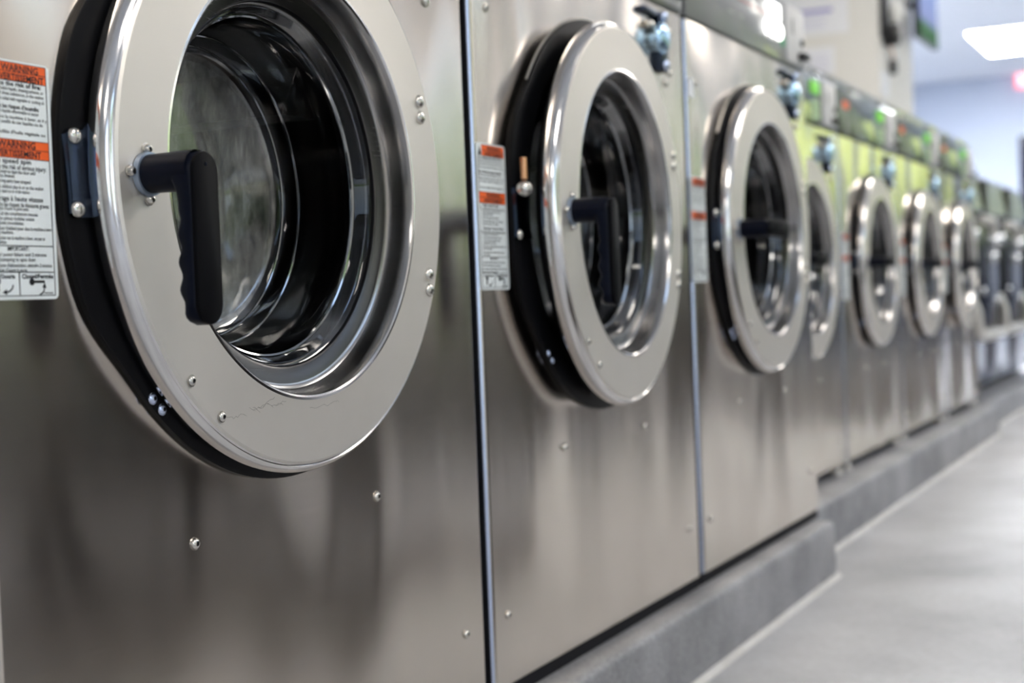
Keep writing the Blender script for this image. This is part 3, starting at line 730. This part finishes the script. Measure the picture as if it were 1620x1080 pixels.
# camera cluster at the corner of the pier
cam = empty('security_camera', 'white dome security camera on a dark bracket at the pier corner', 'security camera', (6.83, .81, 1.86))
bm = bmesh.new(); bmesh.ops.create_uvsphere(bm, u_segments=24, v_segments=14, radius=.055)
for v in bm.verts: v.co = Vector((v.co.x * .8, v.co.y * .75 - .075, v.co.z * 1.25 + .115))
mesh_obj('dome', bm, M['wallwhite'], cam)
bm = bmesh.new(); box(bm, -.075, -.045, -.03, -.001, -.02, .30, .004); box(bm, .03, .10, -.02, -.001, .0, .30, .004); mesh_obj('back_plate', bm, M['black'], cam)
bm = bmesh.new(); box(bm, -.035, .035, -.085, -.001, -.055, .055, .012); box(bm, .04, .10, -.07, -.001, -.03, .05, .012); mesh_obj('bracket', bm, M['black'], cam)
bm = bmesh.new(); R = lathe(bm, [(.02, -.085), (.022, -.10), (.010, -.105)], 16, None, .01, .01); cap(bm, R[-1]); fix(bm); mesh_obj('lens', bm, M['plate'], cam)
pl = empty('power_plug', 'black power plug hanging by its cord below the security camera', 'plug', (6.94, .81, 1.72))
bm = bmesh.new(); box(bm, -.02, .02, -.045, -.008, -.045, .03, .008); mesh_obj('plug_body', bm, M['black'], pl)
bm = bmesh.new(); tube(bm, [(0, -.026, .03), (-.02, -.03, .07), (-.05, -.02, .09), (-.07, -.012, .10)], .005, 8); mesh_obj('cord', bm, M['copper'], pl)
# exit sign over the far door
ex = empty('exit_sign', 'glowing red exit sign over the dark far door', 'exit sign', (XR - .03, 1.04, 2.60))
bm = bmesh.new(); box(bm, -.03, .029, -.17, .17, 0, .22, .006); mesh_obj('sign_face', bm, M['exit'], ex)
bm = bmesh.new(); text_bm(bm, [('EXIT', -.13, .13, .11, .14, 0, 1)])
for v in bm.verts: v.co = Vector((-.0315, -v.co.x, v.co.z))
mesh_obj('lettering', bm, M['exitw'], ex, smooth=False)

# unseen dark counters added across the aisle to band the steel reflections
def counter(x, w, label):
    t = empty('added_counter', label, 'counter', (x, -3.39, 0), 'added folding counters for dark reflections')
    bm = bmesh.new(); box(bm, -.02, w + .02, 0, .72, .86, .90, .004); mesh_obj('worktop', bm, M['wood'], t)
    bm = bmesh.new(); box(bm, 0, w, .02, .66, .08, .86, .003); box(bm, .03, w - .03, .02, .60, 0, .08); mesh_obj('body', bm, M['counter'], t)
    for k in range(3):
        a = .01 + (w - .01) / 3 * k
        bm = bmesh.new(); box(bm, a, a + w / 3 - .013, .66, .68, .10, .84, .003); d = mesh_obj('door', bm, M['counter'], t)
        bm = bmesh.new(); tube(bm, [(a + w / 3 - .06, .70, .6), (a + w / 3 - .06, .70, .74)], .007, 8); mesh_obj('door_handle', bm, M['bolt'], d)
def vending(y, h, label):  # unseen machines added to darken reflections in the rear bank
    t = empty('added_vending_machine', label, 'vending machine', (XR - .36, y, 0), 'added vending machines darkening the reflections')
    bm = bmesh.new(); box(bm, -.34, .359, -.38, .38, .02, h, .012); mesh_obj('cabinet', bm, M['vend'], t)
    bm = bmesh.new(); box(bm, -.350, -.33, -.33, .16, .35, h - .12, .004); mesh_obj('front_window', bm, M['darkdoor'], t, smooth=False)
    bm = bmesh.new(); box(bm, -.350, -.33, .20, .34, .55, h - .3, .004); mesh_obj('coin_panel', bm, M['plate'], t)
    bm = bmesh.new(); box(bm, -.32, .34, -.36, .36, 0, .021); mesh_obj('base', bm, M['black'], t)
M['vend'] = plain('vending_navy', (.022, .028, .055), .4)
vending(-2.95, 1.15, 'added unseen low dark navy vending machine in the far corner by the windows')
vending(-2.10, 1.18, 'added unseen low dark navy vending machine second from the far corner')
vending(-1.15, 1.75, 'added unseen tall dark navy vending machine third from the far corner')
M['mat'] = concrete('added_dark_mat', (.030, .024, .020), (.065, .053, .045), .75, 14., .001)  # mats added out of view to darken the lower steel reflections
bm = bmesh.new(); box(bm, .55, 2.35, -1.75, -.66, 0, .012, .004); tag(mesh_obj('added_floor_mat', bm, M['mat']), 'added unseen dark rubber mat darkening the reflection in the nearest washer', 'mat')
bm = bmesh.new(); box(bm, 5.3, 14.0, -2.2, -.30, 0, .012, .004); tag(mesh_obj('added_floor_mat', bm, M['mat']), 'added unseen long dark rubber mat darkening the reflections in the farther machines', 'mat')
M['canvas'] = concrete('cart_canvas', (.03, .027, .026), (.05, .045, .042), .8, 9., .001)
def cart(x, y, w, d, h, label):  # unseen carts added as dark streaks in the steel fronts
    t = empty('added_laundry_cart', label, 'cart', (x, y, 0), 'added carts for dark streaks in the steel')
    bm = bmesh.new()
    lv = [(.16, .86), (.45, .95), (h, 1.)]
    rings = [[bm.verts.new((w / 2 * k * a, d / 2 * k * b, z)) for a, b in ((-1, -.8), (-.8, -1), (.8, -1), (1, -.8), (1, .8), (.8, 1), (-.8, 1), (-1, .8))] for z, k in lv]
    inn = [[bm.verts.new((v.co.x * .95, v.co.y * .95, max(v.co.z, .18))) for v in r] for r in rings]
    for A, B in ((rings[0], rings[1]), (rings[1], rings[2]), (rings[2], inn[2]), (inn[2], inn[1]), (inn[1], inn[0])):
        for i in range(8): bm.faces.new((A[i], A[(i + 1) % 8], B[(i + 1) % 8], B[i]))
    bm.faces.new(rings[0]); bm.faces.new(inn[0]); fix(bm); mesh_obj('basket', bm, M['canvas'], t)
    for a in (-1, 1):
        for b in (-1, 1):
            bm = bmesh.new(); tube(bm, [(a * w * .36 - .015, b * d * .34, .05), (a * w * .36 + .015, b * d * .34, .05)], .05, 16); box(bm, a * w * .36 - .02, a * w * .36 + .02, b * d * .34 - .02, b * d * .34 + .02, .06, .17); mesh_obj('caster', bm, M['black'], t)
cart(1.14, -1.35, .30, .5, .74, 'added unseen narrow dark canvas laundry cart standing on the near part of the rubber mat')
cart(1.74, -1.35, .50, .5, .80, 'added unseen wide dark canvas laundry cart standing on the far part of the rubber mat')
cart(3.38, -1.45, .36, .5, .70, 'added unseen dark canvas laundry cart beyond the mat, nearer of the two off it')
cart(4.65, -1.45, .60, .5, .80, 'added unseen dark canvas laundry cart farthest along the aisle')
M['counter'] = plain('counter_dark', (.035, .028, .024), .5)
for x, w, l in ((2.2, .9, 'nearest the camera'), (3.85, .8, 'second along the window wall'), (5.1, .45, 'third along the window wall, a narrow one'), (6.6, 1.0, 'fourth along the window wall'), (9.55, 1.1, 'fifth along the window wall'), (12.3, .9, 'last along the window wall')):
    counter(x, w, 'added unseen dark folding counter ' + l)

# ------------------------------------------------------------------ outside: lawn, trees, sky
bm = bmesh.new(); box(bm, -60, XR + .2, -14.5, YF - .2, -.25, -.10); box(bm, XR + .2, XR + 14, -14.5, 6, -.25, -.10); struct('pavement_outside', bm, M['bead'])
bm = bmesh.new(); box(bm, -60, 70, -70, -14.5, -.25, -.12)
def lawn_mat():
    m, nt, b = new_mat('lawn'); pos = N(nt, 'ShaderNodeNewGeometry').outputs['Position']
    nt.links.new(ramp(nt, noise(nt, pos, .6, 5.), [(.3, (.20, .30, .05)), (.7, (.34, .42, .09))]), b.inputs['Base Color']); b.inputs['Roughness'].default_value = .9
    return m
M['lawn'] = lawn_mat(); struct('ground_outside', bm, M['lawn'])
def leaf_mat(name, a, b_):
    m, nt, b = new_mat(name); pos = N(nt, 'ShaderNodeNewGeometry').outputs['Position']
    nt.links.new(ramp(nt, noise(nt, pos, 2.2, 6., .65), [(.32, a), (.68, b_)]), b.inputs['Base Color']); b.inputs['Roughness'].default_value = .8
    return m
LF = [leaf_mat('leaves_bright', (.34, .41, .12), (.60, .63, .25)), leaf_mat('leaves_dark', (.07, .10, .04), (.20, .24, .10))]
M['cream'] = concrete('cream_render', (.50, .46, .39), (.56, .52, .44), .8, .5)
M['bark'] = plain('bark', (.09, .06, .04), .9)
rt = random.Random(11)
def tree(x, y, r, h, k, label):
    e = empty('tree', label, 'tree', (x, y, -.12), 'trees outside the windows')
    bm = bmesh.new(); tube(bm, [(0, 0, 0), (.03, 0, h * .4), (0, 0, h * .7)], [.16, .12, .07], 10); mesh_obj('trunk', bm, M['bark'], e)
    bm = bmesh.new()
    for _ in range(9):
        c = Vector((rt.uniform(-.6, .6) * r, rt.uniform(-.5, .5) * r, h * .62 + rt.uniform(-.45, .5) * r)); rr_ = r * rt.uniform(.45, .7)
        q = bmesh.ops.create_icosphere(bm, subdivisions=3, radius=rr_)
        for v in q['verts']: v.co = v.co * (1 + rt.uniform(-.12, .12)) + c
    mesh_obj('crown', bm, LF[k], e)
for i, (x, y, r, h, k) in enumerate(((3, -11, 2.2, 4.5, 1), (9, -10, 1.6, 3.0, 1), (14.5, -12, 2.2, 4.2, 1), (20, -11, 1.7, 3.2, 1), (26, -11, 2.2, 4.4, 1), (32.5, -12, 2.6, 4.8, 1), (41, -13, 3, 5.5, 1), (-4, -12, 2.4, 4.6, 1))):
    tree(x, y, r, h, k, 'dark green leafy tree outside the windows, number %s along the street' % ['one', 'two', 'three', 'four', 'five', 'six', 'seven', 'eight'][i])

fac = empty('building', 'pale cream building across the street outside the windows', 'building', (9, -19, -.12)); tag(fac, kind='structure')
bm = bmesh.new(); box(bm, -16, 34, -3, 3, 0, 6.2); mesh_obj('walls', bm, M['cream'], fac, smooth=False)
bm = bmesh.new(); box(bm, -16.4, 34.4, -3.4, 3.4, 6.2, 6.6); mesh_obj('roof', bm, M['black'], fac, smooth=False)
for k in range(10):
    bm = bmesh.new(); box(bm, -14.5 + k * 4.6, -12.3 + k * 4.6, 2.9, 3.05, 1.0, 3.2); mesh_obj('window', bm, M['darkdoor'], fac, smooth=False)
def bush(x, y, w, h, label):
    e = empty('bush', label, 'bush', (x, y, -.12), 'bushes outside the far window')
    bm = bmesh.new()
    for _ in range(14):
        c = Vector((rt.uniform(-.35, .35), rt.uniform(-.5, .5) * w, rt.uniform(.25, .85) * h)); q = bmesh.ops.create_icosphere(bm, subdivisions=3, radius=rt.uniform(.32, .5) * w)
        for v in q['verts']: v.co = v.co * (1 + rt.uniform(-.1, .1)) + c
    mesh_obj('foliage', bm, LF[0], e); bm = bmesh.new(); tube(bm, [(0, 0, 0), (0, 0, h * .5)], .09, 8); mesh_obj('stem', bm, M['bark'], e)
bush(18.3, -3.0, 1.9, 3.3, 'yellow-green bush outside the far window, behind its middle')
bush(19.5, 1.8, 1.5, 2.2, 'yellow-green bush outside the far wall, past the window')
W = bpy.data.worlds.new('World'); SC.world = W; W.use_nodes = True
nt = W.node_tree; bg = nt.nodes['Background']
tc = N(nt, 'ShaderNodeTexCoord'); sp = N(nt, 'ShaderNodeSeparateXYZ'); nt.links.new(tc.outputs['Generated'], sp.inputs[0])
nt.links.new(ramp(nt, sp.outputs['Z'], [(0., (.80, .90, 1.)), (.5, (.42, .62, 1.))]), bg.inputs['Color']); bg.inputs['Strength'].default_value = 3.0
sun = bpy.data.lights.new('sun', 'SUN'); sun.energy = 10.; sun.angle = radians(1.); sun.color = (1, .95, .84)
so = bpy.data.objects.new('sun', sun); COL.objects.link(so); so.location = (0, 6, 12)
so.rotation_euler = Vector((.65, -.5, -.55)).to_track_quat('-Z', 'Y').to_euler()

# ------------------------------------------------------------------ camera
C = Vector((-.875225, -.756335, .571145))
fw = Vector((.8990003, .43713634, -.0266511)); rt_ = Vector((.43604243, -.8991004, -.03854178)); up = Vector((.04081002, -.02302806, .99890152))
cd = bpy.data.cameras.new('camera'); co = bpy.data.objects.new('camera', cd); COL.objects.link(co)
co.matrix_world = Matrix(((rt_.x, up.x, -fw.x, C.x), (rt_.y, up.y, -fw.y, C.y), (rt_.z, up.z, -fw.z, C.z), (0, 0, 0, 1)))
cd.sensor_width = 36; cd.lens = 2337.886 * 36 / 1620; cd.clip_start = .02; cd.clip_end = 300
cd.dof.use_dof = True; cd.dof.focus_distance = 1.24; cd.dof.aperture_fstop = 4.9
SC.camera = co
vs = SC.view_settings
SC.display_settings.display_device = 'sRGB'
vs.view_transform = 'Standard'; vs.look = 'None'; vs.gamma = 1; vs.use_curve_mapping = False; vs.exposure = .28
SC.cycles.use_denoising = True
SC.cycles.max_bounces = 10; SC.cycles.transparent_max_bounces = 16; SC.cycles.sample_clamp_indirect = 8.
